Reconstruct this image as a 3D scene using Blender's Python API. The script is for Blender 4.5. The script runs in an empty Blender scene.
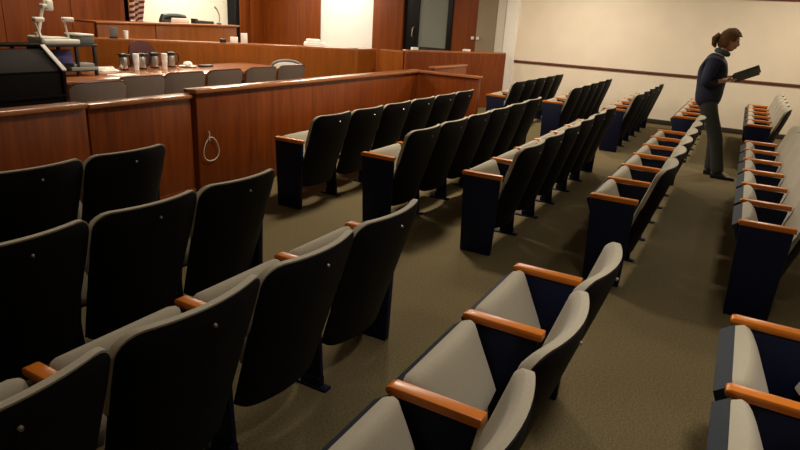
import bpy, bmesh, math, random
from mathutils import Vector, Matrix
random.seed(4)
scene = bpy.context.scene
COL = scene.collection
PI = math.pi

# ------------------------------------------------------------------ materials
def new_mat(name):
    m = bpy.data.materials.new(name); m.use_nodes = True
    nt = m.node_tree
    return m, nt, nt.nodes['Principled BSDF']

def plain(name, col, rough=.5, metal=0., noise=.0, nscale=40., bump=0., spec=.5, sheen=0.):
    m, nt, b = new_mat(name)
    b.inputs['Roughness'].default_value = rough
    b.inputs['Metallic'].default_value = metal
    b.inputs['Specular IOR Level'].default_value = spec
    if sheen: b.inputs['Sheen Weight'].default_value = sheen
    tc = nt.nodes.new('ShaderNodeTexCoord')
    nz = nt.nodes.new('ShaderNodeTexNoise'); nz.inputs['Scale'].default_value = nscale
    nz.inputs['Detail'].default_value = 4
    nt.links.new(tc.outputs['Object'], nz.inputs['Vector'])
    rp = nt.nodes.new('ShaderNodeValToRGB')
    a = 1 - noise; c = 1 + noise
    rp.color_ramp.elements[0].position = .3; rp.color_ramp.elements[1].position = .7
    rp.color_ramp.elements[0].color = (col[0]*a, col[1]*a, col[2]*a, 1)
    rp.color_ramp.elements[1].color = (min(1, col[0]*c), min(1, col[1]*c), min(1, col[2]*c), 1)
    nt.links.new(nz.outputs['Fac'], rp.inputs['Fac'])
    nt.links.new(rp.outputs['Color'], b.inputs['Base Color'])
    if bump:
        bp = nt.nodes.new('ShaderNodeBump'); bp.inputs['Strength'].default_value = bump
        bp.inputs['Distance'].default_value = .01
        nt.links.new(nz.outputs['Fac'], bp.inputs['Height'])
        nt.links.new(bp.outputs['Normal'], b.inputs['Normal'])
    return m

def wood(name, c0, c1, rough=.32, scale=(9, 9, .7), coat=.25, spec=.5):
    m, nt, b = new_mat(name)
    tc = nt.nodes.new('ShaderNodeTexCoord'); mp = nt.nodes.new('ShaderNodeMapping')
    mp.inputs['Scale'].default_value = scale
    nt.links.new(tc.outputs['Object'], mp.inputs['Vector'])
    nz = nt.nodes.new('ShaderNodeTexNoise'); nz.inputs['Scale'].default_value = 2.2
    nz.inputs['Detail'].default_value = 7; nz.inputs['Roughness'].default_value = .62
    nz.inputs['Distortion'].default_value = .6
    nt.links.new(mp.outputs['Vector'], nz.inputs['Vector'])
    rp = nt.nodes.new('ShaderNodeValToRGB')
    rp.color_ramp.elements[0].position = .3; rp.color_ramp.elements[1].position = .72
    rp.color_ramp.elements[0].color = (*c0, 1); rp.color_ramp.elements[1].color = (*c1, 1)
    nt.links.new(nz.outputs['Fac'], rp.inputs['Fac'])
    nt.links.new(rp.outputs['Color'], b.inputs['Base Color'])
    b.inputs['Roughness'].default_value = rough
    b.inputs['Specular IOR Level'].default_value = spec
    b.inputs['Coat Weight'].default_value = coat; b.inputs['Coat Roughness'].default_value = .2
    return m

def carpet_mat():
    m, nt, b = new_mat('carpet')
    tc = nt.nodes.new('ShaderNodeTexCoord')
    n1 = nt.nodes.new('ShaderNodeTexNoise'); n1.inputs['Scale'].default_value = 95; n1.inputs['Detail'].default_value = 3
    n2 = nt.nodes.new('ShaderNodeTexNoise'); n2.inputs['Scale'].default_value = 1.1; n2.inputs['Detail'].default_value = 2
    nt.links.new(tc.outputs['Object'], n1.inputs['Vector']); nt.links.new(tc.outputs['Object'], n2.inputs['Vector'])
    r1 = nt.nodes.new('ShaderNodeValToRGB')
    r1.color_ramp.elements[0].position = .3; r1.color_ramp.elements[1].position = .7
    r1.color_ramp.elements[0].color = (.122, .092, .043, 1); r1.color_ramp.elements[1].color = (.200, .154, .074, 1)
    nt.links.new(n1.outputs['Fac'], r1.inputs['Fac'])
    r2 = nt.nodes.new('ShaderNodeValToRGB')
    r2.color_ramp.elements[0].position = .3; r2.color_ramp.elements[1].position = .7
    r2.color_ramp.elements[0].color = (.86, .86, .86, 1); r2.color_ramp.elements[1].color = (1, 1, 1, 1)
    nt.links.new(n2.outputs['Fac'], r2.inputs['Fac'])
    mx = nt.nodes.new('ShaderNodeMix'); mx.data_type = 'RGBA'; mx.blend_type = 'MULTIPLY'; mx.inputs[0].default_value = 1
    nt.links.new(r1.outputs['Color'], mx.inputs[6]); nt.links.new(r2.outputs['Color'], mx.inputs[7])
    nt.links.new(mx.outputs[2], b.inputs['Base Color'])
    b.inputs['Roughness'].default_value = .95; b.inputs['Specular IOR Level'].default_value = .15
    bp = nt.nodes.new('ShaderNodeBump'); bp.inputs['Strength'].default_value = .5; bp.inputs['Distance'].default_value = .01
    nt.links.new(n1.outputs['Fac'], bp.inputs['Height']); nt.links.new(bp.outputs['Normal'], b.inputs['Normal'])
    return m

def flag_mat():
    m, nt, b = new_mat('flag_cloth')
    tc = nt.nodes.new('ShaderNodeTexCoord'); sp = nt.nodes.new('ShaderNodeSeparateXYZ')
    nt.links.new(tc.outputs['UV'], sp.inputs[0])
    mu = nt.nodes.new('ShaderNodeMath'); mu.operation = 'MULTIPLY'; mu.inputs[1].default_value = 6.5
    nt.links.new(sp.outputs['X'], mu.inputs[0])
    fr = nt.nodes.new('ShaderNodeMath'); fr.operation = 'FRACT'; nt.links.new(mu.outputs[0], fr.inputs[0])
    gt = nt.nodes.new('ShaderNodeMath'); gt.operation = 'LESS_THAN'; gt.inputs[1].default_value = .5
    nt.links.new(fr.outputs[0], gt.inputs[0])
    mx = nt.nodes.new('ShaderNodeMix'); mx.data_type = 'RGBA'
    mx.inputs[6].default_value = (.8, .72, .62, 1); mx.inputs[7].default_value = (.30, .02, .03, 1)
    nt.links.new(gt.outputs[0], mx.inputs[0]); nt.links.new(mx.outputs[2], b.inputs['Base Color'])
    b.inputs['Roughness'].default_value = .8
    return m

M = dict(
    carpet=carpet_mat(),
    cream=plain('cream_wall', (.82, .71, .55), .75, noise=.03, nscale=3),
    niche=plain('cream_plaster', (.82, .78, .64), .8, noise=.02, nscale=3),
    white=plain('white_board', (.86, .84, .76), .6, noise=.02, nscale=3),
    pilaster=plain('ivory_paint', (.88, .84, .75), .6, noise=.02),
    ceiling=plain('ceiling_tile', (.55, .5, .42), .9, noise=.04, nscale=20),
    bar=wood('cherry_wood', (.13, .022, .0025), (.24, .051, .005), .36, coat=.10, spec=.3),
    barcap=wood('cherry_wood_cap', (.30, .095, .028), (.42, .15, .05), .25, (.7, 9, 9)),
    barcapy=wood('cherry_wood_cap_cross', (.30, .095, .028), (.42, .15, .05), .25, (9, .7, 9)),
    panel=wood('wall_veneer', (.135, .025, .002), (.23, .054, .005), .45, coat=.05, spec=.25, scale=(5, 5, .35)),
    bench=wood('bench_veneer', (.21, .053, .004), (.33, .094, .008), .42, coat=.06, spec=.28, scale=(5, 5, .5)),
    darkwood=wood('dark_lectern_wood', (.003, .0016, .0012), (.006, .0026, .002), .6, coat=0, spec=.08),
    base=plain('dark_baseboard', (.035, .022, .014), .6),
    trim=wood('brown_rail', (.085, .022, .01), (.14, .04, .018), .4, (9, .7, 9)),
    table=wood('table_top_wood', (.30, .10, .035), (.44, .17, .06), .22, (.7, 9, 9), .5),
    tabledark=wood('table_frame_wood', (.13, .03, .01), (.2, .05, .016), .35),
    arm=wood('armrest_wood', (.46, .118, .007), (.66, .19, .013), .33, (14, 1.2, 14), .15),
    grey=plain('grey_upholstery', (.385, .338, .245), .85, noise=.06, nscale=220, bump=.15, sheen=.15),
    shell=plain('black_shell', (.0042, .0042, .0065), .6, noise=.15, nscale=8, spec=.16),
    navy=plain('navy_metal', (.004, .006, .025), .55, noise=.1, nscale=10, spec=.2),
    pan=plain('slate_plastic', (.024, .030, .038), .6, noise=.05, spec=.15),
    bolt=plain('steel_bolt', (.55, .5, .45), .35, .8),
    taupe=plain('taupe_upholstery', (.175, .13, .102), .85, noise=.08, nscale=120, bump=.1),
    black=plain('black_plastic', (.010, .010, .011), .4),
    blackleather=plain('black_leather', (.02, .022, .02), .45, noise=.15, nscale=30),
    offwhite=plain('off_white_plastic', (.80, .78, .70), .45),
    paper=plain('white_paper', (.82, .80, .74), .8),
    foam=plain('white_foam', (.88, .87, .84), .6),
    steel=plain('brushed_steel', (.50, .47, .42), .3, .9, noise=.08, nscale=60),
    greyplastic=plain('grey_plastic', (.16, .17, .16), .5),
    lightgrey=plain('light_grey_plastic', (.33, .34, .32), .5),
    plum=plain('plum_fabric', (.055, .010, .009), .8, noise=.1, nscale=60),
    violet=plain('violet_folder', (.10, .085, .30), .6),
    doorframe=plain('black_door_frame', (.004, .004, .005), .45, spec=.2),
    glass=plain('frosted_glass', (.20, .215, .19), .25, noise=.04, nscale=2),
    greydoor=plain('grey_brown_door', (.26, .20, .125), .6, noise=.03, nscale=3),
    doorjamb=plain('pale_door_jamb', (.62, .57, .47), .6),
    flag=flag_mat(),
    brass=plain('brass', (.6, .4, .12), .3, .9),
    skin=plain('skin', (.52, .27, .17), .6, noise=.03),
    hair=plain('brown_hair', (.095, .046, .016), .75, noise=.4, nscale=60, bump=.1, spec=.15),
    jacket=plain('navy_jacket', (.008, .010, .034), .8, noise=.12, nscale=30),
    trousers=plain('dark_green_trousers', (.022, .022, .017), .85, noise=.12, nscale=30),
    shoe=plain('black_shoe', (.008, .008, .008), .4),
    folder=plain('dark_green_folder', (.012, .03, .022), .5),
    scarf=plain('teal_scarf', (.03, .07, .07), .8),
    cord=plain('white_cord', (.75, .68, .58), .5),
    amber=plain('amber_liquid', (.4, .13, .02), .4),
    eye=plain('eye', (.02, .015, .01), .2),
    lips=plain('lips', (.38, .12, .1), .5),
)

# ------------------------------------------------------------------ mesh helpers
def box(bm, x0, x1, y0, y1, z0, z1, bevel=0., seg=2, mat4=None):
    r = bmesh.ops.create_cube(bm, size=1)
    vs = r['verts']
    T = Matrix.Translation(((x0+x1)/2, (y0+y1)/2, (z0+z1)/2)) @ Matrix.Diagonal((abs(x1-x0), abs(y1-y0), abs(z1-z0), 1))
    if mat4 is not None: T = mat4 @ T
    bmesh.ops.transform(bm, matrix=T, verts=vs)
    if bevel:
        es = list({e for v in vs for e in v.link_edges})
        bmesh.ops.bevel(bm, geom=es, offset=bevel, segments=seg, affect='EDGES', profile=.5)

def prism(bm, pts, d0, d1, axis='X', bevel=0.):
    """extrude polygon; pts are the two other coordinates in order"""
    def P(a, b, d):
        return {'X': (d, a, b), 'Y': (a, d, b), 'Z': (a, b, d)}[axis]
    v0 = [bm.verts.new(P(a, b, d0)) for a, b in pts]; v1 = [bm.verts.new(P(a, b, d1)) for a, b in pts]
    fs = [bm.faces.new(v0), bm.faces.new(v1[::-1])]
    n = len(pts)
    for i in range(n): fs.append(bm.faces.new((v0[(i+1) % n], v0[i], v1[i], v1[(i+1) % n])))
    bmesh.ops.recalc_face_normals(bm, faces=fs)
    if bevel:
        es = list({e for f in fs for e in f.edges})
        bmesh.ops.bevel(bm, geom=es, offset=bevel, segments=2, affect='EDGES', profile=.5)

def lathe(bm, prof, c=(0, 0, 0), n=20):
    """prof: list of (r,z) bottom to top, closed at both ends"""
    rings = []
    for r, z in prof:
        rings.append([bm.verts.new((c[0]+r*math.cos(2*PI*i/n), c[1]+r*math.sin(2*PI*i/n), c[2]+z)) for i in range(n)])
    for a, b in zip(rings, rings[1:]):
        for i in range(n): bm.faces.new((a[i], a[(i+1) % n], b[(i+1) % n], b[i]))
    bm.faces.new(rings[0][::-1]); bm.faces.new(rings[-1])

def tube(bm, pts, r, n=8, closed=False):
    pts = [Vector(p) for p in pts]; rs = r if isinstance(r, (list, tuple)) else [r]*len(pts)
    rings = []; up = None; N = len(pts)
    for i, p in enumerate(pts):
        if closed: t = (pts[(i+1) % N]-pts[i-1])
        else: t = pts[min(i+1, N-1)]-pts[max(i-1, 0)]
        t.normalize()
        if up is None:
            up = t.cross(Vector((0, 0, 1)))
            if up.length < .1: up = t.cross(Vector((1, 0, 0)))
        up = (up-t*up.dot(t)).normalized(); w = t.cross(up)
        rings.append([bm.verts.new(p+(up*math.cos(2*PI*k/n)+w*math.sin(2*PI*k/n))*rs[i]) for k in range(n)])
    prs = list(zip(rings, rings[1:])) + ([(rings[-1], rings[0])] if closed else [])
    for a, b in prs:
        for k in range(n): bm.faces.new((a[k], a[(k+1) % n], b[(k+1) % n], b[k]))
    if not closed:
        bm.faces.new(rings[0][::-1]); bm.faces.new(rings[-1])

def sheet(bm, front, back, nu, nv):
    """closed solid from two grids front(i,j), back(i,j)"""
    A = [[bm.verts.new(front(i, j)) for i in range(nu+1)] for j in range(nv+1)]
    B = [[bm.verts.new(back(i, j)) for i in range(nu+1)] for j in range(nv+1)]
    fs = []
    for j in range(nv):
        for i in range(nu):
            fs.append(bm.faces.new((A[j][i], A[j][i+1], A[j+1][i+1], A[j+1][i])))
            fs.append(bm.faces.new((B[j][i], B[j+1][i], B[j+1][i+1], B[j][i+1])))
    for i in range(nu):
        fs.append(bm.faces.new((A[0][i], B[0][i], B[0][i+1], A[0][i+1])))
        fs.append(bm.faces.new((A[nv][i], A[nv][i+1], B[nv][i+1], B[nv][i])))
    for j in range(nv):
        fs.append(bm.faces.new((A[j][0], A[j+1][0], B[j+1][0], B[j][0])))
        fs.append(bm.faces.new((A[j][nu], B[j][nu], B[j+1][nu], A[j+1][nu])))
    bmesh.ops.recalc_face_normals(bm, faces=fs)

def mesh(name, bm, mat, smooth=True, angle=35):
    me = bpy.data.meshes.new(name)
    bmesh.ops.recalc_face_normals(bm, faces=bm.faces[:])
    bm.to_mesh(me); bm.free()
    me.materials.append(M[mat] if isinstance(mat, str) else mat)
    if smooth:
        me.polygons.foreach_set('use_smooth', [True]*len(me.polygons))
        me.set_sharp_from_angle(angle=math.radians(angle))
    return me

def link(name, me, parent=None, label=None):
    o = bpy.data.objects.new(name, me); COL.objects.link(o)
    if parent: o.parent = parent
    if label: o['label'] = label
    return o

def obj(name, bm, mat, parent=None, label=None, angle=35):
    return link(name, mesh(name, bm, mat, angle=angle), parent, label)

def thing(name, label, cat, loc=(0, 0, 0), rz=0., group=None):
    o = bpy.data.objects.new(name, None); COL.objects.link(o)
    o.empty_display_size = .1
    o.location = loc; o.rotation_euler = (0, 0, rz); o['label'] = label; o['category'] = cat
    if group: o['group'] = group
    return o

def tag(o, label, cat, group=None):
    o['label'] = label; o['category'] = cat
    if group: o['group'] = group
    return o

def struct(name, bm, mat, parent=None):
    o = obj(name, bm, mat, parent)
    if not parent: o['kind'] = 'structure'
    return o

def B(): return bmesh.new()

# ------------------------------------------------------------------ the setting
WX, FY, RY, LX, CZ = 12.4, 10.87, -2.6, -2.4, 2.95
b = B(); box(b, LX-.1, WX+.1, RY-.1, FY+.6, -.1, 0); struct('floor', b, 'carpet')
b = B(); box(b, LX-.1, WX+.1, RY-.1, FY+.6, CZ, CZ+.1); struct('ceiling', b, 'ceiling')
# wall at the end of the rows: cream part, then a pilaster, doors, veneer and white board
b = B(); box(b, WX, WX+.1, RY-.1, 4.20, 0, CZ); struct('wall_right', b, 'cream')
b = B(); box(b, WX-.055, WX+.1, 4.20, 4.46, 0, CZ, .008); struct('trim_1', b, 'pilaster')
b = B(); box(b, WX-.022, WX, RY, 4.20, .895, .945, .006); struct('trim_2', b, 'trim')
b = B(); box(b, WX-.015, WX, RY, 4.20, 0, .09, .004); struct('baseboard_right', b, 'base')
b = B(); box(b, WX-.03, WX, RY, 4.20, 2.25, 2.31, .006); struct('trim_3', b, 'trim')
# grey door with pale jamb
d = link('door_2', None); d['kind'] = 'structure'
b = B(); box(b, WX, WX+.05, 4.66, 5.10, 0, 2.2, .004); obj('door_leaf', b, 'greydoor', d)
b = B(); box(b, WX-.02, WX+.1, 4.46, 4.66, 0, CZ, .006); obj('door_jamb', b, 'doorjamb', d)
b = B(); box(b, WX, WX+.1, 4.66, 5.10, 2.2, CZ, .006); obj('door_header', b, 'doorjamb', d)
b = B(); box(b, WX-.05, WX, 5.02, 5.07, 1.28, 1.34, .008); box(b, WX-.05, WX, 5.13, 5.19, 1.28, 1.34, .008); obj('door_handle', b, 'offwhite', d)
b = B(); box(b, WX, WX+.1, 5.10, 5.66, 0, CZ); struct('wall_right_veneer', b, 'panel')
# black framed glass door
d = link('door_1', None); d['kind'] = 'structure'
b = B(); box(b, WX-.03, WX+.06, 6.46, 6.82, 0, CZ, .006); box(b, WX-.03, WX+.06, 5.66, 5.78, 0, CZ, .006)
box(b, WX-.03, WX+.06, 5.78, 6.46, 2.3, CZ, .006); box(b, WX-.03, WX+.06, 5.78, 6.46, 0, 1.05, .006); obj('door_frame', b, 'doorframe', d)
b = B(); box(b, WX, WX+.02, 5.78, 6.46, 1.05, 2.3); obj('door_glass', b, 'glass', d)
b = B(); tube(b, [(WX-.03, 6.58, 1.24), (WX-.09, 6.58, 1.26), (WX-.1, 6.57, 1.35), (WX-.09, 6.56, 1.44), (WX-.03, 6.56, 1.46)], .013); obj('door_handle', b, 'steel', d)
b = B(); box(b, WX-.10, WX+.1, 6.82, 7.60, 0, CZ, .006); struct('wall_right_veneer_2', b, 'panel')
b = B(); box(b, WX+.02, WX+.1, 7.60, 9.14, 0, CZ); struct('wall_right_white', b, 'white')
b = B(); box(b, WX-.04, WX+.1, 9.14, FY+.1, 0, CZ, .006); struct('wall_right_veneer_3', b, 'panel')
# front wall behind the judge
b = B(); box(b, LX, 8.42, FY+.02, FY+.1, 0, CZ)
xs = [LX, -1.2, 0., 1.2, 2.4, 3.6, 4.8, 6.0, 7.2, 8.42]
for xa, xb in zip(xs, xs[1:]): box(b, xa+.004, xb-.004, FY, FY+.02, 0, CZ, .003, 1)
struct('wall_front', b, 'panel')
b = B(); box(b, 8.42, 11.36, FY+.25, FY+.35, 0, CZ); box(b, 8.32, 8.42, FY, FY+.35, 0, CZ); struct('wall_front_recess', b, 'niche')
b = B(); box(b, 11.36, 11.48, FY-.02, FY+.35, 0, CZ, .006); struct('trim_4', b, 'doorframe')
b = B(); box(b, 11.48, 11.85, FY-.01, FY+.1, 0, CZ, .004); box(b, 11.86, WX-.04, FY-.01, FY+.1, 0, CZ, .004); struct('wall_front_veneer', b, 'panel')
b = B(); box(b, LX-.1, LX, RY-.1, FY+.1, 0, CZ); struct('wall_left', b, 'cream')
b = B(); box(b, LX, WX, RY-.1, RY, 0, CZ); struct('wall_back', b, 'cream')

# ------------------------------------------------------------------ theatre seats
W = .56
def back_y(z): return -.235-.185*(z-.2)/.615          # recline of the back's front face
CURV = .058
def usp(i, n): return math.sin((-1+2*i/n)*PI/2)          # finer towards both edges
def make_cushion_back():
    bm = B(); nu, nv = 22, 14; z0, z1 = .40, .818
    def pt(i, j, side):
        u = usp(i, nu); v = math.sin(j/nv*PI/2)
        lo = min(1, max(0, (z0+(z1-z0)*v-.55)/.045)); lo = lo*lo*(3-2*lo); hw = .248+.027*lo
        cr = .066; k = max(0., (abs(u)-.75)/.25); top = z1-cr*(1-math.sqrt(max(0, 1-k*k)))
        z = z0+(top-z0)*v
        y = back_y(z)-.012+CURV*u*u
        edge = max(abs(u)**8, v**14)
        if side: y += .012-.018*edge*edge
        else: y -= .030
        return (u*hw, y, z)
    sheet(bm, lambda i, j: pt(i, j, 1), lambda i, j: pt(i, j, 0), nu, nv)
    return mesh('backrest', bm, 'grey', angle=60)
def make_shell():
    bm = B(); nu, nv = 22, 16; z0, z1 = .185, .811
    def pt(i, j, side):
        u = usp(i, nu); v = math.sin(j/nv*PI/2)
        hw = .252+.021*min(1, v*1.2)
        k = max(0., (abs(u)-.75)/.25); top = z1-.066*(1-math.sqrt(max(0, 1-k*k)))
        bot = z0+.03*k*k
        z = bot+(top-bot)*v
        y = back_y(z)-.012+CURV*u*u
        if side: y -= .026
        else: y -= .034+.018*(1-max(abs(u)**6, v**12))
        return (u*hw, y, z)
    sheet(bm, lambda i, j: pt(i, j, 1), lambda i, j: pt(i, j, 0), nu, nv)
    return mesh('backrest_shell', bm, 'shell', angle=60)
def make_bolt():
    bm = B(); z = .752
    T = Matrix.Translation((0, back_y(z)-.064, z)) @ Matrix.Rotation(PI/2+.28, 4, 'X')
    r = bmesh.ops.create_cone(bm, cap_ends=True, segments=12, radius1=.007, radius2=.005, depth=.008)
    bmesh.ops.transform(bm, matrix=T, verts=r['verts'])
    return mesh('bolt', bm, 'bolt')
# tipped-up seat: frame with origin at hinge, t up along the seat, n toward the back
HT = Vector((0, -.172, .335)); DT = Vector((0, .40, .917)).normalized(); NT = Vector((0, -DT.z, DT.y))
def make_seat():
    bm = B(); nu, nv = 18, 14; L = .300
    def pt(i, j, side):
        u = usp(i, nu); v = (1-math.cos(j/nv*PI))/2
        hw = .250*(1-.04*v); t = v*L
        k = max(0., (abs(u)-.86)/.14); tt = t-.028*(1-math.sqrt(max(0, 1-k*k)))*v
        e = max(abs(u)**8, v**10, (1-v)**9)
        n = (.004-.022*e*e+.022*(1-u*u)) if side else -.042
        p = HT+DT*tt+NT*n
        return (u*hw, p.y, p.z)
    sheet(bm, lambda i, j: pt(i, j, 1), lambda i, j: pt(i, j, 0), nu, nv)
    return mesh('seat_cushion', bm, 'grey', angle=60)
def make_pan():
    bm = B(); nu, nv = 14, 10; L = .288
    def pt(i, j, side):
        u = usp(i, nu); v = math.sin(j/nv*PI/2); hw = .252*(1-.03*v); t = v*(.302 if side else .288)-.01
        e = max(abs(u)**10, v**16)
        n = -.0425 if side else -.108+.008*e
        p = HT+DT*t+NT*n
        return (u*hw, p.y, p.z)
    sheet(bm, lambda i, j: pt(i, j, 1), lambda i, j: pt(i, j, 0), nu, nv)
    return mesh('seat_pan', bm, 'pan', angle=50)
def make_arm(sx):
    bm = B()
    prof = [(-.295, .574), (-.295, .604), (-.012, .604), (.002, .598), (.004, .584), (-.004, .574)]
    prism(bm, prof, sx-.0235, sx+.0235, 'X', .0035)
    return mesh('armrest', bm, 'arm', angle=40)
def make_std(sx):
    bm = B()
    prism(bm, [(-.250, .045), (-.235, .30), (-.28, .566), (-.035, .566), (-.055, .34), (-.13, .25), (-.15, .045)], sx-.013, sx+.013, 'X', .004)
    box(bm, sx-.025, sx+.025, -.285, -.085, 0, .014, .004); box(bm, sx-.018, sx+.018, -.25, -.14, .014, .06, .004)
    return mesh('side_standard', bm, 'navy')
def make_end(sx, s):
    bm = B()
    prism(bm, [(-.272, 0), (-.285, .574), (-.008, .574), (-.035, 0)], sx-.022, sx+.022, 'X', .008)
    return mesh('end_panel', bm, 'navy')
ME = dict(back=make_cushion_back(), shell=make_shell(), bolt=make_bolt(), seat=make_seat(), pan=make_pan(),
          armL=make_arm(-W/2), armR=make_arm(W/2), std=make_std(-W/2), endL=make_end(-W/2, -1), endR=make_end(W/2, 1))
def theater_seat(x, y, left, right, label, group):
    t = thing('theater_seat', label, 'seat', (x, y, 0), 0, group)
    bk = link('backrest', ME['back'], t)
    link('backrest_shell', ME['shell'], bk, 'black backrest shell'); link('bolt', ME['bolt'], bk)
    st = link('seat_cushion', ME['seat'], t); link('seat_pan', ME['pan'], st)
    link('armrest', ME['armL'], t, 'orange wooden armrest')
    if left == 'end': link('end_panel', ME['endL'], t, 'navy end panel')
    else: link('side_standard', ME['std'], t)
    if right:
        link('armrest', ME['armR'], t, 'orange wooden armrest'); link('end_panel', ME['endR'], t, 'navy end panel')
    return t
ORD = ['first', 'second', 'third', 'fourth', 'fifth', 'sixth']
ROWS = [('A', 3.368, 'front row by the wooden bar'), ('B', 2.491, 'second row from the wooden bar'),
        ('C', 1.626, 'third row from the wooden bar'), ('D', .716, 'fourth row from the wooden bar'), ('E', -.150, 'rearmost row')]
X2, X3 = 3.96, 8.85
NP = {'A': (2.49, .542), 'B': (2.462, .545), 'C': (2.465, .546), 'D': (2.452, .557), 'E': (2.465, .56)}   # end and pitch of each row of the nearest block
NEAR = {'A': 4, 'B': 4, 'C': 5, 'D': 4, 'E': 4}
for r, y, rn in ROWS:
    X1, WN = NP[r]
    for k in range(NEAR[r]):
        if r == 'E' and k == 3: continue
        theater_seat(X1-WN*(k+.5), y, 'std', k == 0, f'tip-up grey seat, {ORD[k]} from the aisle, {rn}, nearest block', 'theater seats in the nearest block').scale.x = WN/W
    for k in range(6):
        theater_seat(X2+W*(k+.5), y, 'end' if k == 0 else 'std', k == 5, f'tip-up grey seat, {ORD[k]} from its near end, {rn}, middle block', 'theater seats in the middle block')
    for k in range(5):
        theater_seat(X3+W*(k+.5), y, 'end' if k == 0 else 'std', k == 4, f'tip-up grey seat, {ORD[k]} from its near end, {rn}, far block', 'theater seats in the far block by the cream wall')

# ------------------------------------------------------------------ the bar
def bar_section(name, label, x0, x1, y, z, cat='partition', overl=0.):
    t = thing(name, label, cat, ((x0+x1)/2, y, 0))
    h = (x1-x0)/2
    b = B(); box(b, -h, h, .03, .10, .0, z-.03, .003); obj('panel', b, 'bar', t)
    b = B(); box(b, -h-overl, h, 0, .14, z-.032, z, .007); obj('top_rail', b, 'barcap', t, 'lighter polished top rail')
    b = B(); box(b, -h, h, .018, .03, 0, .10, .003); obj('base_strip', b, 'bar', t)
    return t
bar_section('bar_partition', 'reddish wooden bar section at left edge, behind the front seats', -2.4, 2.665, 3.955, .920)
bar_section('bar_gate', 'lower reddish wooden gate between the two bar sections', 2.695, 3.63, 3.975, .907, 'gate')
t = thing('bar_partition', 'long reddish wooden bar turning a corner at its far end, cord loop on it', 'partition', (5.6, 3.945, 0))
b = B(); box(b, 3.665-5.6, 7.72-5.6, .03, .11, 0, .915, .003); obj('panel', b, 'bar', t)
b = B(); box(b, 3.64-5.6, 7.76-5.6, 0, .15, .913, .947, .008); obj('top_rail', b, 'barcap', t, 'lighter polished top rail')
b = B(); box(b, 7.67-5.6, 7.75-5.6, -.89, .03, 0, .915, .003); obj('return_panel', b, 'bar', t)
b = B(); box(b, 7.64-5.6, 7.77-5.6, -.91, .0, .913, .946, .008); obj('return_rail', b, 'barcapy', t, 'lighter polished top rail')
# hanging cord loop
b = B()
tube(b, [(3.775, 3.962, .585), (3.782, 3.955, .56), (3.765, 3.952, .53), (3.775, 3.950, .50)], .004, 6)
obj_pts = []
for i in range(20):
    a = 2*PI*i/20
    obj_pts.append((3.795+.088*math.sin(a)*(1-.25*math.cos(a)), 3.958, .425+.105*math.cos(a)))
tube(b, obj_pts, .0038, 6, closed=True)
tag(obj('cord_loop', b, 'cord'), 'white cord loop hanging on the front of the long wooden bar', 'cord')

# ------------------------------------------------------------------ wooden counters of the court
def wallpath(bm, pts, z0, z1, th):
    """vertical wall along polyline, thickness th to the left-hand side"""
    for (a, c) in zip(pts, pts[1:]):
        a = Vector((*a, 0)); c = Vector((*c, 0)); L = (c-a).length; ang = math.atan2(c.y-a.y, c.x-a.x)
        box(bm, 0, L, 0, th, z0, z1, .004, 1, Matrix.Translation(a) @ Matrix.Rotation(ang, 4, 'Z'))
t = thing('clerk_counter', 'brown wooden counter behind the long table, below the judge bench', 'counter', (8.96, 6.93, 0))
O = (8.96, 6.93)
def rel(pts, o): return [(p[0]-o[0], p[1]-o[1]) for p in pts]
P = [(5.9, 9.18), (8.96, 6.93), (9.48, 6.14), (10.06, 6.11)]
b = B(); wallpath(b, rel(P, O), 0, 1.02, .08); obj('front_panel', b, 'bench', t)
b = B(); wallpath(b, rel(P, O), 1.018, 1.05, .30); obj('countertop', b, 'barcap', t)
t = thing('wood_partition', 'short wooden partition left of the black door frame', 'partition', (10.1, 5.8, 0))
b = B(); wallpath(b, [(-.02, .25), (.02, -.24)], 0, 1.02, .08); obj('panel', b, 'bench', t)
b = B(); wallpath(b, [(-.02, .25), (.02, -.24)], 1.018, 1.05, .14); obj('top_rail', b, 'barcapy', t)
t = thing('wood_partition', 'wooden enclosure in front of the doors, right end at the ivory pilaster', 'partition', (10.0, 5.42, 0))
P = [(0, 0), (2.10, -1.14)]
b = B(); wallpath(b, P, 0, 1.05, .08); obj('panel', b, 'bar', t)
b = B(); wallpath(b, P, 1.048, 1.08, .16); obj('top_rail', b, 'barcap', t)
t = thing('low_gate', 'low wooden ledge in front of the enclosure by the doors', 'partition', (9.7, 4.40, 0))
b = B(); box(b, -.62, .70, 0, .06, 0, .87, .003); obj('panel', b, 'bar', t)
b = B(); box(b, -.64, .72, -.02, .10, .868, .90, .006); obj('top_rail', b, 'barcap', t)
t = thing('judge_bench', 'tall brown wooden judge bench below the cream wall with flag', 'bench', (7.9, 9.40, 0))
b = B(); box(b, -1.25, -.1, 0, .08, 0, 1.255, .003); box(b, -.08, 1.95, 0, .08, 0, 1.255, .003); box(b, 1.87, 1.95, .08, 1.0, 0, 1.255, .003); obj('front_panel', b, 'bench', t)
b = B(); box(b, -1.29, 2.0, -.04, .5, 1.253, 1.285, .006); obj('benchtop', b, 'barcap', t)

# ------------------------------------------------------------------ counsel table and its chairs
t = thing('counsel_table', 'long polished wooden table beyond the bar with pitchers on it', 'table', (6.25, 6.95, 0))
b = B(); box(b, -2.25, 1.72, -.52, .52, .71, .75, .010); obj('tabletop', b, 'table', t)
b = B(); box(b, -2.1, 1.58, -.42, .42, .60, .71, .004); obj('apron', b, 'tabledark', t)
for sx in (-1.95, 1.45):
    b = B(); box(b, sx-.05, sx+.05, -.40, .40, 0, .60, .006); obj('leg', b, 'tabledark', t)

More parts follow.
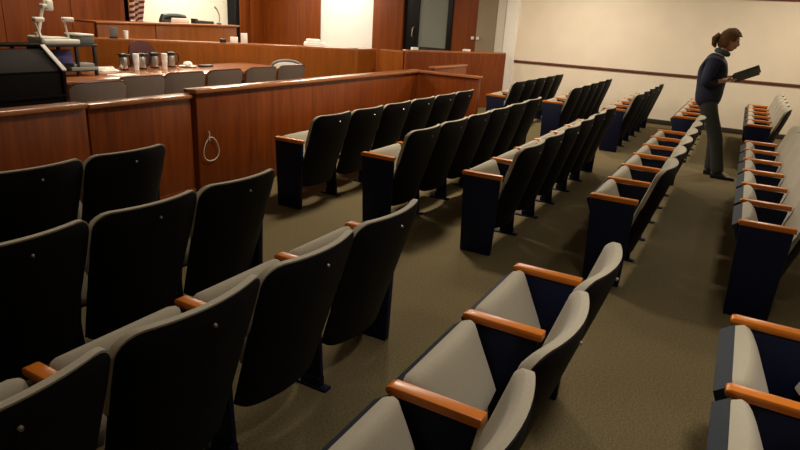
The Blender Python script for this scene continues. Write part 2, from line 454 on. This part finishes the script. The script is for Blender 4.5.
def chair_back(bm, w, z0, z1, th, yb, lean, curve, cr, u0=.6):
    nu, nv = 12, 8
    def pt(i, j, s):
        u = -1+2*i/nu; v = j/nv; k = max(0., (abs(u)-u0)/(1-u0))
        top = z1-cr*(1-math.sqrt(max(0, 1-k*k))); z = z0+(top-z0)*v
        y = yb-lean*(z-z0)+curve*u*u
        e = max(abs(u)**6, v**8)
        return (u*w*(.92+.08*v), y+(th/2*(1-.6*e) if s else -th/2*(1-.6*e)), z)
    sheet(bm, lambda i, j: pt(i, j, 1), lambda i, j: pt(i, j, 0), nu, nv)
b = B(); chair_back(b, .306, .42, .86, .06, -.22, .12, .05, .05); MB_ = mesh('backrest', b, 'taupe', angle=60)
b = B()
pts = []
for i in range(15):
    u = -1+2*i/14; k = max(0., (abs(u)-.6)/.4); z = .868-.05*(1-math.sqrt(max(0, 1-k*k)))
    pts.append((u*.308, -.22-.12*(z-.42)+.05*u*u, z))
pts = [(-.312, -.19, .68)]+pts+[(.312, -.19, .68)]
tube(b, pts, .0085, 8); MT_ = mesh('top_trim', b, 'tabledark')
b = B(); box(b, -.27, .27, -.20, .15, .42, .50, .025, 3); MS_ = mesh('seat', b, 'taupe')
MA_ = []
for s in (-1, 1):
    b = B(); tube(b, [(s*.30, -.2, .62), (s*.30, .0, .64), (s*.30, .09, .62), (s*.29, .1, .5), (s*.27, .05, .43)], .018, 8); MA_.append(mesh('armrest', b, 'tabledark'))
b = B(); lathe(b, [(.03, .06), (.03, .43)], n=12)
for k in range(5):
    a = 2*PI*k/5+.3; tube(b, [(0, 0, .09), (.20*math.cos(a), .20*math.sin(a), .035)], [.028, .018], 8)
MP_ = mesh('swivel_base', b, 'black')
for k, (x, cy) in enumerate([(3.79, 5.65), (4.46, 5.87), (5.16, 5.98), (5.86, 6.03), (6.58, 6.06), (7.27, 6.09)]):
    w = ['first', 'second', 'third', 'fourth', 'fifth', 'sixth'][k]
    t = thing('table_chair', f'taupe upholstered chair tucked at the long table, {w} from the black lectern', 'chair', (x, cy, 0), 0, 'taupe chairs along the table')
    link('backrest', MB_, t); link('top_trim', MT_, t, 'wooden trim along the backrest'); link('seat', MS_, t)
    for a in MA_: link('armrest', a, t)
    link('swivel_base', MP_, t)
# plum chair across the table
t = thing('table_chair', 'plum round-backed chair on the far side of the long table, behind the pitchers', 'chair', (6.30, 7.72, 0), PI)
b = B(); chair_back(b, .235, .50, 1.075, .07, -.20, .10, .05, .16, .05); obj('backrest', b, 'plum', t)
b = B(); box(b, -.25, .25, -.18, .20, .42, .50, .025, 3); obj('seat', b, 'plum', t)
link('swivel_base', MP_, t)
# pale oval-backed chair at the far end of the table
t = thing('oval_back_chair', 'pale oval-backed chair with dark rim, right end of the long table', 'chair', (8.40, 6.85, 0), -PI/2+.6)
b = B(); bmesh.ops.create_uvsphere(b, u_segments=24, v_segments=12, radius=1)
bmesh.ops.transform(b, matrix=Matrix.Translation((0, -.2, .70)) @ Matrix.Diagonal((.26, .035, .12, 1)), verts=b.verts[:]); obj('backrest', b, 'offwhite', t)
b = B(); tube(b, [(.275*math.cos(2*PI*i/28), -.2, .70+.135*math.sin(2*PI*i/28)) for i in range(28)], .022, 8, True)
tube(b, [(0, -.2, .57), (0, -.2, .46), (0, -.1, .43)], .02); obj('backrest_rim', b, 'greyplastic', t)
b = B(); box(b, -.24, .24, -.2, .22, .42, .48, .025, 3); obj('seat', b, 'taupe', t)
link('swivel_base', MP_, t)

# things on the table
def pitcher(x, y, label):
    t = thing('coffee_pitcher', label, 'pitcher', (x, y, .75), -.9+.3*random.random(), 'thermal pitchers on the long table')
    b = B(); lathe(b, [(.052, 0), (.056, .01), (.056, .15), (.048, .17)], n=20); obj('body', b, 'steel', t)
    b = B(); lathe(b, [(.057, .002), (.057, .02)], n=20); lathe(b, [(.050, .165), (.054, .18), (.05, .205), (.03, .215)], n=20)
    prism(b, [(-.05, .185), (-.085, .205), (-.05, .21)], -.015, .015, 'Y'); obj('lid', b, 'black', t)
    b = B(); tube(b, [(.045, 0, .195), (.09, 0, .20), (.105, 0, .16), (.1, 0, .08), (.056, 0, .04)], .011, 8); obj('handle', b, 'black', t)
pitcher(5.43, 7.20, 'steel and black coffee pitcher, leftmost on the long table, beside the paper pile')
pitcher(5.73, 7.22, 'steel and black coffee pitcher just right of the left cup stack')
pitcher(5.98, 7.27, 'steel and black coffee pitcher just left of the right cup stack')
pitcher(6.29, 7.29, 'steel and black coffee pitcher, rightmost on the long table, near the plate')
def cups(x, y, label):
    b = B(); prof = [(.030, 0)]
    for k in range(7): prof += [(.036+.001*k, .10+.017*k), (.042, .105+.017*k), (.038, .110+.017*k)]
    prof.append((.034, prof[-1][1]+.002)); lathe(b, prof, n=18)
    o = obj('cup_stack', b, 'foam'); o.location = (x, y, .75); tag(o, label, 'cups', 'white cup stacks on the long table')
cups(5.57, 7.13, 'stack of white foam cups between the two left pitchers')
cups(5.985, 7.07, 'stack of white foam cups between the two right pitchers')
def blob_pile(name, label, cat, loc, w, dp, h, mat, seed, group=None):
    rnd = random.Random(seed); b = B()
    bmesh.ops.create_grid(b, x_segments=10, y_segments=8, size=1)
    for v in b.verts:
        r = max(abs(v.co.x), abs(v.co.y)); z = h*(1-r**3)*(.45+.55*rnd.random())+.004
        v.co = Vector((v.co.x*w/2, v.co.y*dp/2, z))
    bmesh.ops.solidify(b, geom=b.faces[:], thickness=.003)
    o = obj(name, b, mat, angle=25); o.location = loc; return tag(o, label, cat, group)
blob_pile('napkin_pile', 'crumpled white napkins on the table left of the pitchers', 'napkins', (5.17, 7.19, .751), .26, .18, .06, 'paper', 1)
t = thing('paper_plate', 'white plate with crumpled napkin, right of the pitchers', 'plate', (6.52, 7.21, .75))
b = B(); lathe(b, [(.08, 0), (.125, .014), (.128, .018), (.08, .008)], n=24); obj('dish', b, 'foam', t)
b = B(); bmesh.ops.create_icosphere(b, subdivisions=3, radius=1); rnd = random.Random(3)
for v in b.verts: v.co = Vector((v.co.x*.07, v.co.y*.06, .045+v.co.z*.035))*1.0+Vector((rnd.uniform(-.01, .01), rnd.uniform(-.01, .01), rnd.uniform(-.008, .008)))
obj('napkin', b, 'paper', t)
b = B(); box(b, -.10, .10, -.06, .06, 0, .03, .008); o = obj('notebook', b, 'black'); o.location = (6.78, 7.12, .75); tag(o, 'small black notebook on the table right of the white plate', 'notebook')
b = B(); box(b, -.16, .16, -.11, .11, 0, .006); box(b, -.14, .17, -.10, .12, .006, .011); o = obj('paper_stack', b, 'paper'); o.location = (5.0, 6.66, .75); o.rotation_euler = (0, 0, .2)  # pale sheets added in place of a highlight on the tabletop
tag(o, 'pale sheets standing in for a highlight at the near edge of the table', 'papers')
b = B(); box(b, -.13, .13, -.06, .06, 0, .02, .002); box(b, -.12, .12, -.055, .055, .02, .03, .002); o = obj('paper_stack', b, 'paper'); o.location = (5.20, 7.385, .75)
tag(o, 'white papers at the back table edge behind the crumpled napkins', 'papers')

# riser stand carrying the document camera, on the left end of the table
t = thing('riser_stand', 'black legged riser on the left table end under the document camera', 'stand', (4.42, 6.98, .75))
b = B(); box(b, -.46, .36, -.20, .20, .335, .360, .005); obj('shelf', b, 'black', t)
for sx in (-.43, .10, .33):
    for sy in (-.17, .17):
        b = B(); box(b, sx-.017, sx+.017, sy-.017, sy+.017, 0, .335, .004); obj('leg', b, 'black', t)
b = B(); box(b, -.44, .34, -.18, .18, .05, .065, .003); obj('lower_shelf', b, 'black', t)
b = B(); box(b, -.14, .14, 0, .02, 0, .22, .006, 2, Matrix.Rotation(-.12, 4, 'X')); o = obj('violet_binder', b, 'violet'); o.location = (4.50, 7.06, .816)
tag(o, 'violet binder standing on the riser lower shelf', 'binder')
b = B(); box(b, -.17, .17, -.11, .11, 0, .04, .006); box(b, -.13, .15, -.1, .09, .04, .075, .006); o = obj('cable_box', b, 'lightgrey'); o.location = (4.60, 6.90, .8155)
tag(o, 'grey electronic box on the riser lower shelf', 'box')
t = thing('document_camera', 'white document camera with two lamps on the riser above the lectern', 'document camera', (4.32, 6.95, 1.11), .0)
b = B(); box(b, -.17, .26, -.15, .15, 0, .055, .015, 3); box(b, -.05, .16, -.10, .10, .055, .075, .01); box(b, -.19, -.05, -.14, .14, 0, .085, .018, 3); obj('base', b, 'offwhite', t)
b = B(); tube(b, [(-.14, 0, .08), (-.13, 0, .12), (-.06, 0, .35), (-.04, 0, .40)], .017, 10); lathe(b, [(.034, .07), (.03, .12)], (-.14, 0, 0), 14); obj('camera_arm', b, 'offwhite', t)
b = B(); box(b, -.07, .02, -.04, .04, .385, .425, .012, 3); box(b, -.02, .055, -.045, .045, .355, .47, .018, 3); obj('camera_head', b, 'offwhite', t)
for (x0, x1, px, pb, zz) in ((-.235, -.12, -.225, -.165, .25), (.10, .225, .12, .155, .26)):
    b = B(); tube(b, [(pb, -.10, .04), (px, -.10, zz)], .010, 8); obj('lamp_arm', b, 'offwhite', t)
    b = B(); box(b, x0, x1, -.135, -.065, zz-.012, zz+.036, .016, 3); obj('lamp_head', b, 'offwhite', t)
t = thing('video_unit', 'white and dark grey video unit on the riser right of the document camera', 'video unit', (4.69, 6.98, 1.11))
b = B(); box(b, -.09, .09, -.15, .14, .0, .09, .012, 3); obj('body', b, 'greyplastic', t)
b = B(); box(b, -.095, .09, -.155, .145, .09, .115, .010, 3); obj('lid', b, 'offwhite', t)

# ------------------------------------------------------------------ lectern
t = thing('lectern', 'black wooden lectern beyond the left bar section', 'lectern', (3.25, 6.2, 0))
for x0 in (-.55, .49):
    b = B(); prism(b, [(-.30, 0), (-.30, .92), (.02, 1.14), (.25, 1.14), (.25, 0)], x0, x0+.04, 'X', .004); obj('side_panel', b, 'darkwood', t)
b = B(); box(b, -.51, .49, -.28, -.25, .05, .915, .003); obj('front_panel', b, 'darkwood', t)
b = B(); prism(b, [(-.285, .905), (-.285, .925), (.0, 1.12), (.0, 1.10)], -.51, .49, 'X', .003); obj('reading_slope', b, 'darkwood', t)
b = B(); box(b, -.57, .53, .0, .28, 1.135, 1.16, .006); obj('top', b, 'darkwood', t)
b = B(); box(b, -.51, .49, -.30, -.28, .66, .70, .008); box(b, -.51, .49, -.30, -.28, .54, .57, .008); obj('moulding', b, 'darkwood', t)
b = B(); box(b, -.57, .55, -.33, .27, 0, .08, .01); obj('plinth', b, 'darkwood', t)
b = B(); prism(b, [(-.305, .922), (-.315, .936), (.005, 1.158), (.015, 1.142)], .487, .535, 'X', .003); obj('edge_strip', b, 'paper', t, 'pale slanted edge strip')
b = B(); box(b, -.16, .14, -.09, .1, 0, .01, .002); o = obj('paper_stack', b, 'paper'); o.location = (3.22, 6.33, 1.16); tag(o, 'white papers on top of the black lectern', 'papers')
t = thing('microphone', 'black microphone standing on the lectern at the left edge', 'microphone', (3.36, 6.40, 1.16))
b = B(); lathe(b, [(.05, 0), (.05, .012), (.02, .02)], n=16); obj('stand_base', b, 'black', t)
b = B(); tube(b, [(0, 0, .01), (0, 0, .15)], .014, 8); obj('stem', b, 'black', t)
b = B(); lathe(b, [(.02, .14), (.045, .15), (.045, .19), (.02, .20)], n=14); obj('head', b, 'black', t)

# ------------------------------------------------------------------ things on the counters
def on_box(name, label, cat, loc, dims, mat, rz=0., bev=.004):
    b = B(); box(b, -dims[0]/2, dims[0]/2, -dims[1]/2, dims[1]/2, 0, dims[2], bev); o = obj(name, b, mat); o.location = loc; o.rotation_euler = (0, 0, rz)
    return tag(o, label, cat)
ca = math.atan2(6.93-9.70, 8.96-5.2)
t = thing('desk_monitor', 'small grey desk monitor at the left end of the wooden counter', 'monitor', (6.55, 8.87, 1.05), ca)
b = B(); box(b, -.06, .06, 0, .03, .02, .17, .006); obj('screen', b, 'greyplastic', t)
b = B(); box(b, -.06, .06, -.03, .06, 0, .02, .004); obj('stand', b, 'black', t)
b = B(); lathe(b, [(.032, 0), (.042, .12), (.04, .125)], n=18); o = obj('foam_cup', b, 'foam'); o.location = (6.69, 8.76, 1.05); tag(o, 'white foam cup on the counter beside the small grey monitor', 'cup')
on_box('name_card', 'low white card on the wooden counter, left of the tall white card', 'card', (8.04, 7.74, 1.05), (.13, .03, .10), 'paper', ca+.1)
on_box('name_card', 'tall white card on the wooden counter, right of the low white card', 'card', (8.18, 7.64, 1.05), (.11, .03, .17), 'paper', ca-.1)
on_box('desk_phone', 'small black desk phone on the counter left of the white cards', 'phone', (7.90, 7.86, 1.05), (.10, .08, .06), 'black', ca)
t = thing('paper_stack', 'pile of white papers at the right corner of the wooden counter', 'papers', (9.16, 6.90, 1.05), -.9)
b = B(); box(b, -.17, .22, -.13, .15, 0, .035, .003); box(b, -.16, .2, -.12, .13, .035, .065, .003); obj('lower_sheets', b, 'paper', t)
b = B(); box(b, -.12, .12, -.09, .10, .065, .12, .012, 2, Matrix.Rotation(.1, 4, 'Z')); obj('upper_sheets', b, 'paper', t)
on_box('white_box', 'small white box on the enclosure rail before the black framed door', 'box', (10.17, 5.36, 1.08), (.11, .09, .05), 'offwhite', -.5)
on_box('white_box', 'small white box on the enclosure rail below the grey door handle', 'box', (11.25, 4.79, 1.08), (.14, .09, .045), 'offwhite', -.5, .012)

# judge bench top and behind
t = thing('judge_chair', 'black leather high-backed chair behind the judge bench, left of two', 'chair', (8.80, 10.02, -.045), PI)
b = B(); chair_back(b, .30, .55, 1.40, .08, -.02, .05, .04, .06); obj('backrest', b, 'blackleather', t)
b = B(); pts = [(-.29, -.02, 1.2), (-.295, -.03, 1.36), (-.26, -.03, 1.43), (-.1, -.04, 1.45), (.1, -.04, 1.45), (.26, -.03, 1.43), (.295, -.03, 1.36), (.29, -.02, 1.2)]
tube(b, pts, .055, 10); obj('headrest_roll', b, 'blackleather', t)
b = B(); box(b, -.28, .28, .0, .45, .44, .54, .03, 3); obj('seat', b, 'blackleather', t)
link('swivel_base', MP_, t).location = (0, .22, 0)
b = B(); box(b, -.20, .20, 0, .02, 0, .085, .004, 2, Matrix.Rotation(.2, 4, 'X')); o = obj('paper_sheet', b, 'paper'); o.location = (8.68, 9.75, 1.285)
tag(o, 'white paper standing on the judge bench before the black chair', 'paper')
t = thing('book_row', 'dark low book rack on the right part of the judge bench', 'books', (9.30, 9.75, 1.285))
b = B()
for k, h in enumerate((.09, .05, .06, .055, .05, .05, .05)): box(b, -.28+k*.07, -.28+k*.07+.06, -.07, .07, 0, h, .005)
obj('volumes', b, 'blackleather', t)
# flags
def flag(x, y, label, w, zt, dark):
    t = thing('flag', label, 'flag', (x, y, 0))
    b = B(); lathe(b, [(.16, 0), (.16, .03), (.05, .06)], n=20); obj('base', b, 'brass', t)
    b = B(); tube(b, [(0, 0, .05), (0, 0, 2.45)], .014, 8); lathe(b, [(.001, 2.45), (.03, 2.48), (.001, 2.58)], n=10); obj('pole', b, 'brass', t)
    b = B(); nu, nv = 40, 16; uvl = b.loops.layers.uv.new('UV'); V = []
    for j in range(nv+1):
        v = j/nv
        V.append([b.verts.new(((u/nu)*w*(1-.45*v)+.03*math.sin(v*4+u*.35)*v, -.05+.055*math.sin(u/nu*19+v*1.6)*(1-.2*v), zt-v*1.05-.18*(u/nu)*(1-v*.2))) for u in range(nu+1)])
    for j in range(nv):
        for i in range(nu):
            f = b.faces.new((V[j][i], V[j+1][i], V[j+1][i+1], V[j][i+1]))
            for lp, (ii, jj) in zip(f.loops, ((i, j), (i, j+1), (i+1, j+1), (i+1, j))): lp[uvl].uv = (jj/nv*1.6+ii/nu*.45, ii/nu)
    bmesh.ops.solidify(b, geom=b.faces[:], thickness=.004)
    me = mesh('cloth', b, dark, angle=80); link('cloth', me, t)
flag(8.18, 10.55, 'red and white striped flag on a pole behind the judge bench', .42, 2.35, 'flag')
t = thing('gooseneck_microphone', 'thin bent dark microphone on the right end of the judge bench', 'microphone', (9.58, 9.62, 1.285))
b = B(); lathe(b, [(.05, 0), (.05, .02), (.02, .03)], n=14); obj('stand_base', b, 'black', t)
b = B(); tube(b, [(0, 0, .02), (.04, .02, .10), (.04, .03, .2), (-.03, .02, .29), (-.10, 0, .33)], [.012, .012, .012, .016, .02], 8); obj('neck', b, 'greyplastic', t)

# ------------------------------------------------------------------ the walking person
def skin_mesh(verts, edges, radii, sub=2):
    me = bpy.data.meshes.new('tmp'); me.from_pydata(verts, edges, [])
    o = bpy.data.objects.new('tmp', me); COL.objects.link(o)
    md = o.modifiers.new('s', 'SKIN'); md.use_smooth_shade = True
    sv = me.skin_vertices[0].data
    for i, r in enumerate(radii): sv[i].radius = r if isinstance(r, tuple) else (r, r)
    sv[0].use_root = True
    s = o.modifiers.new('d', 'SUBSURF'); s.levels = sub; s.render_levels = sub
    dg = bpy.context.evaluated_depsgraph_get(); dg.update()
    out = bpy.data.meshes.new_from_object(o.evaluated_get(dg))
    bpy.data.objects.remove(o)
    return out
def chain(names, J):
    return [J[n] for n in names]
def build_skin(J, chains, R, sub=2):
    idx = {}; vs = []; rs = []; es = []
    for ch in chains:
        for n in ch:
            if n not in idx: idx[n] = len(vs); vs.append(J[n]); rs.append(R[n])
        for a, c in zip(ch, ch[1:]): es.append((idx[a], idx[c]))
    return skin_mesh(vs, es, rs, sub)

PO = Vector((8.2, .17, 0))
# local frame: x away from the camera, -y is the walking direction (photo right)
J = dict(
 pelvis=(0, .15, .93), waist=(0, .155, 1.08), chest=(0, .165, 1.25), upchest=(0, .155, 1.38), neck=(0, .13, 1.47), neckt=(0, .10, 1.55), skull=(0, .085, 1.62),
 hipN=(-.085, .15, .89), kneeN=(-.085, -.03, .50), ankN=(-.085, -.14, .085), toeN=(-.09, -.28, .03),
 hipF=(.085, .15, .89), kneeF=(.085, -.005, .49), ankF=(.085, -.05, .085), toeF=(.09, -.18, .03),
 shN=(-.17, .16, 1.375), elN=(-.225, .22, 1.13), wrN=(-.13, .05, 1.175), paN=(-.115, -.015, 1.185),
 shF=(.17, .16, 1.375), elF=(.225, .18, 1.13), wrF=(.13, .01, 1.20), paF=(.115, -.05, 1.21))
R = dict(pelvis=(.155, .115), waist=(.135, .10), chest=(.15, .11), upchest=(.12, .085), neck=.055, neckt=.052, skull=.06,
 hipN=.085, kneeN=.058, ankN=.036, toeN=.018, hipF=.085, kneeF=.058, ankF=.036, toeF=.018,
 shN=.062, elN=.044, wrN=.030, paN=.03, shF=.062, elF=.044, wrF=.030, paF=.03)
person = thing('person', 'person walking with ponytail, navy jacket and dark trousers, holding an open folder', 'person', PO)
person.scale = (.98, .98, .972)
body_parts = [build_skin(J, [['pelvis', 'waist', 'chest', 'upchest', 'neck', 'neckt', 'skull'], ['pelvis', 'hipN', 'kneeN', 'ankN', 'toeN'],
    ['pelvis', 'hipF', 'kneeF', 'ankF', 'toeF'], ['upchest', 'shN', 'elN', 'wrN', 'paN'], ['upchest', 'shF', 'elF', 'wrF', 'paF']], R)]
# fingers: curled under and over the folder
for s, pa in ((-1, Vector(J['paN'])), (1, Vector(J['paF']))):
    for k in range(4):
        dx = s*(.026-.016*k)
        ln = (.060, .072, .068, .052)[k]
        a = pa+Vector((dx, -.01, 0)); p1 = pa+Vector((dx, -.01-ln*.55, -.012)); p2 = pa+Vector((dx, -.01-ln, .004)); p3 = pa+Vector((dx, -.01-ln*1.15, .024))
        body_parts.append(skin_mesh([tuple(a), tuple(p1), tuple(p2), tuple(p3)], [(0, 1), (1, 2), (2, 3)], [.011, .0095, .009, .008], 2))
    a = pa+Vector((-s*.022, .02, .01)); p1 = pa+Vector((-s*.05, -.02, .028)); p2 = pa+Vector((-s*.052, -.055, .038))
    body_parts.append(skin_mesh([tuple(a), tuple(p1), tuple(p2)], [(0, 1), (1, 2)], [.013, .011, .009], 2))
# head
HC = Vector((0, .055, 1.625))
b = B(); bmesh.ops.create_uvsphere(b, u_segments=28, v_segments=20, radius=1)
for v in b.verts:
    c = v.co.copy(); x, y, z = c
    w = .074*(1-.18*max(0, -z)**1.5); dpt = .098
    px, py, pz = x*w, y*dpt, z*.115
    if y < 0:                                         # face side
        if z < -.2: py -= .010*(-z-.2)
        py += .010*max(0, 1-abs(z-.12)/.22)*max(0, 1-abs(abs(x)-.38)/.3)           # eye sockets
        nose = max(0, 1-abs(x)/.22)*max(0, 1-abs(z+.12)/.28); py -= .026*nose
        py -= .006*max(0, 1-abs(x)/.4)*max(0, 1-abs(z+.48)/.14)                     # lips
        py -= .010*max(0, 1-abs(x)/.4)*max(0, 1-abs(z+.85)/.25)                     # chin
    v.co = Vector((px, py, pz))
RH = Matrix.Rotation(.22, 4, 'X')
bmesh.ops.transform(b, matrix=Matrix.Translation(HC) @ RH, verts=b.verts[:])
for s in (-1, 1):                                     # ears
    r = bmesh.ops.create_uvsphere(b, u_segments=10, v_segments=8, radius=1)
    bmesh.ops.transform(b, matrix=Matrix.Translation(HC) @ RH @ Matrix.Translation((s*.074, .012, -.005)) @ Matrix.Diagonal((.012, .02, .032, 1)), verts=r['verts'])
hm = bpy.data.meshes.new('h'); b.to_mesh(hm); b.free(); body_parts.append(hm)
bb = B()
for m_ in body_parts: bb.from_mesh(m_)
me = bpy.data.meshes.new('body'); bb.to_mesh(me); bb.free()
tmp = bpy.data.objects.new('tmp', me); COL.objects.link(tmp)
rm = tmp.modifiers.new('r', 'REMESH'); rm.mode = 'VOXEL'; rm.voxel_size = .0055; rm.use_smooth_shade = True
sm = tmp.modifiers.new('sm', 'SMOOTH'); sm.iterations = 3; sm.factor = .4
dg = bpy.context.evaluated_depsgraph_get(); dg.update()
bm_ = bpy.data.meshes.new_from_object(tmp.evaluated_get(dg)); bpy.data.objects.remove(tmp)
bm_.materials.clear(); bm_.materials.append(M['skin']); bm_.polygons.foreach_set('use_smooth', [True]*len(bm_.polygons))
link('body', bm_, person)
# clothing
def cloth(name, chains, R2, mat, label=None, extra=None, JJ=J):
    m_ = build_skin(JJ, chains, R2); m_.materials.clear(); m_.materials.append(M[mat]); m_.name = name
    return link(name, m_, person, label)
J2 = dict(J); J2['hem'] = (0, .155, .80); J2['sleN'] = tuple(Vector(J['elN'])*.18+Vector(J['wrN'])*.82); J2['sleF'] = tuple(Vector(J['elF'])*.18+Vector(J['wrF'])*.82)
J2['coll'] = (0, .125, 1.475)
cloth('jacket', [['hem', 'waist', 'chest', 'upchest', 'coll'], ['upchest', 'shN', 'elN', 'sleN'], ['upchest', 'shF', 'elF', 'sleF']],
      dict(hem=(.195, .165), waist=(.185, .165), chest=(.20, .185), upchest=(.165, .14), coll=.078, shN=.095, elN=.074, sleN=.05, shF=.095, elF=.074, sleF=.05), 'jacket', 'navy jacket', JJ=J2)
J3 = dict(J); J3['cufN'] = (-.085, -.135, .04); J3['cufF'] = (.085, -.045, .04); J3['top'] = (0, .155, 1.06)
J3['shinN'] = tuple((Vector(J['kneeN'])+Vector(J3['cufN']))/2); J3['shinF'] = tuple((Vector(J['kneeF'])+Vector(J3['cufF']))/2)
cloth('trousers', [['top', 'pelvis'], ['pelvis', 'hipN', 'kneeN', 'shinN', 'cufN'], ['pelvis', 'hipF', 'kneeF', 'shinF', 'cufF']],
      dict(top=(.15, .12), pelvis=(.165, .135), hipN=.108, kneeN=.082, shinN=.078, cufN=.082, hipF=.108, kneeF=.082, shinF=.078, cufF=.082), 'trousers', 'dark trousers', JJ=J3)
for s, an, to in ((-1, J['ankN'], J['toeN']), (1, J['ankF'], J['toeF'])):
    an = Vector(an); to = Vector(to)
    b = B()
    n = 12; rings = []
    L = [(.08, .034, .0, .085), (.04, .045, 0, .095), (-.04, .046, 0, .085), (-.10, .050, 0, .05), (-.16, .046, 0, .04), (-.19, .025, .004, .028)]
    for (yy, hw, zb, zt) in L:
        rings.append([b.verts.new((an.x+hw*math.cos(2*PI*i/n), an.y+yy, max(zb, min(zt, (zb+zt)/2+(zt-zb)*.62*math.sin(2*PI*i/n))))) for i in range(n)])
    for a_, c_ in zip(rings, rings[1:]):
        for i in range(n): b.faces.new((a_[i], a_[(i+1) % n], c_[(i+1) % n], c_[i]))
    b.faces.new(rings[0][::-1]); b.faces.new(rings[-1])
    obj('shoe', b, 'shoe', person)
# hair: cap over the skull with a ponytail
b = B(); bmesh.ops.create_uvsphere(b, u_segments=24, v_segments=18, radius=1)
kill = [v for v in b.verts if (v.co.y < -.50 and v.co.z < .42) or (v.co.z < -.7 and v.co.y < .35) or (v.co.y < -.1 and v.co.z < -.05)]
bmesh.ops.delete(b, geom=kill, context='VERTS')
rnd = random.Random(7)
for v in b.verts:
    k = 1+rnd.uniform(-.02, .03); v.co = Vector((v.co.x*.102*k, v.co.y*.128*k+.006, v.co.z*.142*k+.010))
bmesh.ops.solidify(b, geom=b.faces[:], thickness=.012)
bmesh.ops.transform(b, matrix=Matrix.Translation(HC) @ RH, verts=b.verts[:])
hr = obj('hair', b, 'hair', person, 'brown hair tied back', angle=80)
b = B(); h0 = HC+Vector((0, .105, .03))
for k in range(9):
    ox, oz = rnd.uniform(-.03, .03), rnd.uniform(-.02, .02)
    tube(b, [h0+Vector((ox*.3, -.01, oz*.3)), h0+Vector((ox, .03, .02+oz)), h0+Vector((ox*1.4, .06, -.015+oz)), h0+Vector((ox*1.5, .055, -.065+oz)), h0+Vector((ox*.8, .035, -.10+oz))], [.022, .034, .036, .03, .010], 7)
obj('ponytail', b, 'hair', hr)
for s in (-1, 1):
    b = B(); bmesh.ops.create_uvsphere(b, u_segments=10, v_segments=8, radius=.0105)
    bmesh.ops.transform(b, matrix=Matrix.Translation(HC) @ RH @ Matrix.Translation((s*.028, -.083, .014)), verts=b.verts[:]); obj('eye', b, 'eye', person)
b = B(); bmesh.ops.create_uvsphere(b, u_segments=12, v_segments=8, radius=1)
bmesh.ops.transform(b, matrix=Matrix.Translation(HC) @ RH @ Matrix.Translation((0, -.092, -.056)) @ Matrix.Diagonal((.024, .008, .009, 1)), verts=b.verts[:]); obj('mouth', b, 'lips', person)
b = B(); ring = [(.054*math.cos(2*PI*i/16), .108+.062*math.sin(2*PI*i/16), 1.495+.02*math.sin(2*PI*i/16)) for i in range(16)]
tube(b, ring, .030, 8, True); obj('scarf', b, 'scarf', person)
# the folder
t = thing('folder', 'dark open folder held in front by the walking person', 'folder', (8.2, .0, 1.215))
t.scale = (.85, .88, .9)
RF = Matrix.Rotation(-.45, 4, 'X') @ Matrix.Rotation(.33, 4, 'Y')
b = B(); box(b, -.16, .16, -.17, .13, -.008, .008, .003, 1, RF); obj('back_cover', b, 'folder', t)
b = B(); box(b, -.14, .14, -.155, .115, .008, .016, .002, 1, RF); obj('papers', b, 'violet', t)
b = B(); box(b, -.16, .16, -.19, .11, .017, .025, .003, 1, RF); obj('front_cover', b, 'folder', t)

# ------------------------------------------------------------------ light
def area(name, loc, size, power, col=(1, .82, .58), rot=(0, 0, 0), spread=PI, sy=None):
    l = bpy.data.lights.new(name, 'AREA'); l.energy = power; l.color = col; l.size = size; l.spread = spread
    if sy: l.shape = 'RECTANGLE'; l.size_y = sy
    o = bpy.data.objects.new(name, l); o.location = loc; o.rotation_euler = rot; COL.objects.link(o); return o
WARM = (1, .85, .65)
NEUT = (1, .90, .75)
# ceiling lamps over the court (bright), over the rows (dim) and along the cream wall
for x, pw in ((4.4, 24), (6.6, 52), (8.8, 58)): area('ceiling_lamp_court', (x, 6.6, CZ-.03), .5, pw, WARM)
for x, pw in ((7.0, 34), (9.6, 56)): area('ceiling_lamp_bench', (x, 9.2, CZ-.03), .5, pw, WARM)
area('ceiling_lamp_recess', (9.8, 10.4, CZ-.03), 1.6, 55, (1, .90, .74), sy=.3)
area('ceiling_lamp_board', (11.7, 8.4, CZ-.03), 1.2, 48, (1, .95, .88), sy=.4)
for x, y, pw in ((1.0, 2.2, 9), (5.0, 2.7, 58), (6.4, 2.6, 32), (8.6, 2.6, 28)): area('ceiling_lamp_rows', (x, y, CZ-.03), .3, pw, NEUT)
for x, pw in ((1.9, 12), (5.2, 6), (8.6, 5)): area('ceiling_lamp_aisle', (x, -.2, CZ-.03), .3, pw, (1, .93, .84), spread=1.75)
for y, pw in ((-.9, 50), (2.7, 66)): area('ceiling_lamp_wall', (10.6, y, CZ-.03), .3, pw, NEUT)
w = bpy.data.worlds.new('world'); scene.world = w; w.use_nodes = True
w.node_tree.nodes['Background'].inputs[0].default_value = (.9, .75, .55, 1); w.node_tree.nodes['Background'].inputs[1].default_value = .006

# ------------------------------------------------------------------ camera
F, YAW, PITCH, ROLL, H = 602.698, 0.49117, 0.32896, 0.06092, 1.6047
cam = bpy.data.cameras.new('camera'); co = bpy.data.objects.new('camera', cam); COL.objects.link(co)
fw = Vector((math.cos(YAW)*math.cos(PITCH), math.sin(YAW)*math.cos(PITCH), -math.sin(PITCH)))
r0 = Vector((math.sin(YAW), -math.cos(YAW), 0)); u0 = r0.cross(fw)
r = r0*math.cos(ROLL)+u0*math.sin(ROLL); u = u0*math.cos(ROLL)-r0*math.sin(ROLL)
co.matrix_world = Matrix(((r.x, u.x, -fw.x, 0), (r.y, u.y, -fw.y, 0), (r.z, u.z, -fw.z, H), (0, 0, 0, 1)))
cam.sensor_width = 36; cam.lens = F*36/800; cam.clip_start = .05
scene.camera = co
scene.view_settings.view_transform = 'Standard'; scene.view_settings.look = 'None'
scene.view_settings.gamma = 1; scene.view_settings.use_curve_mapping = False
scene.view_settings.exposure = 0.1
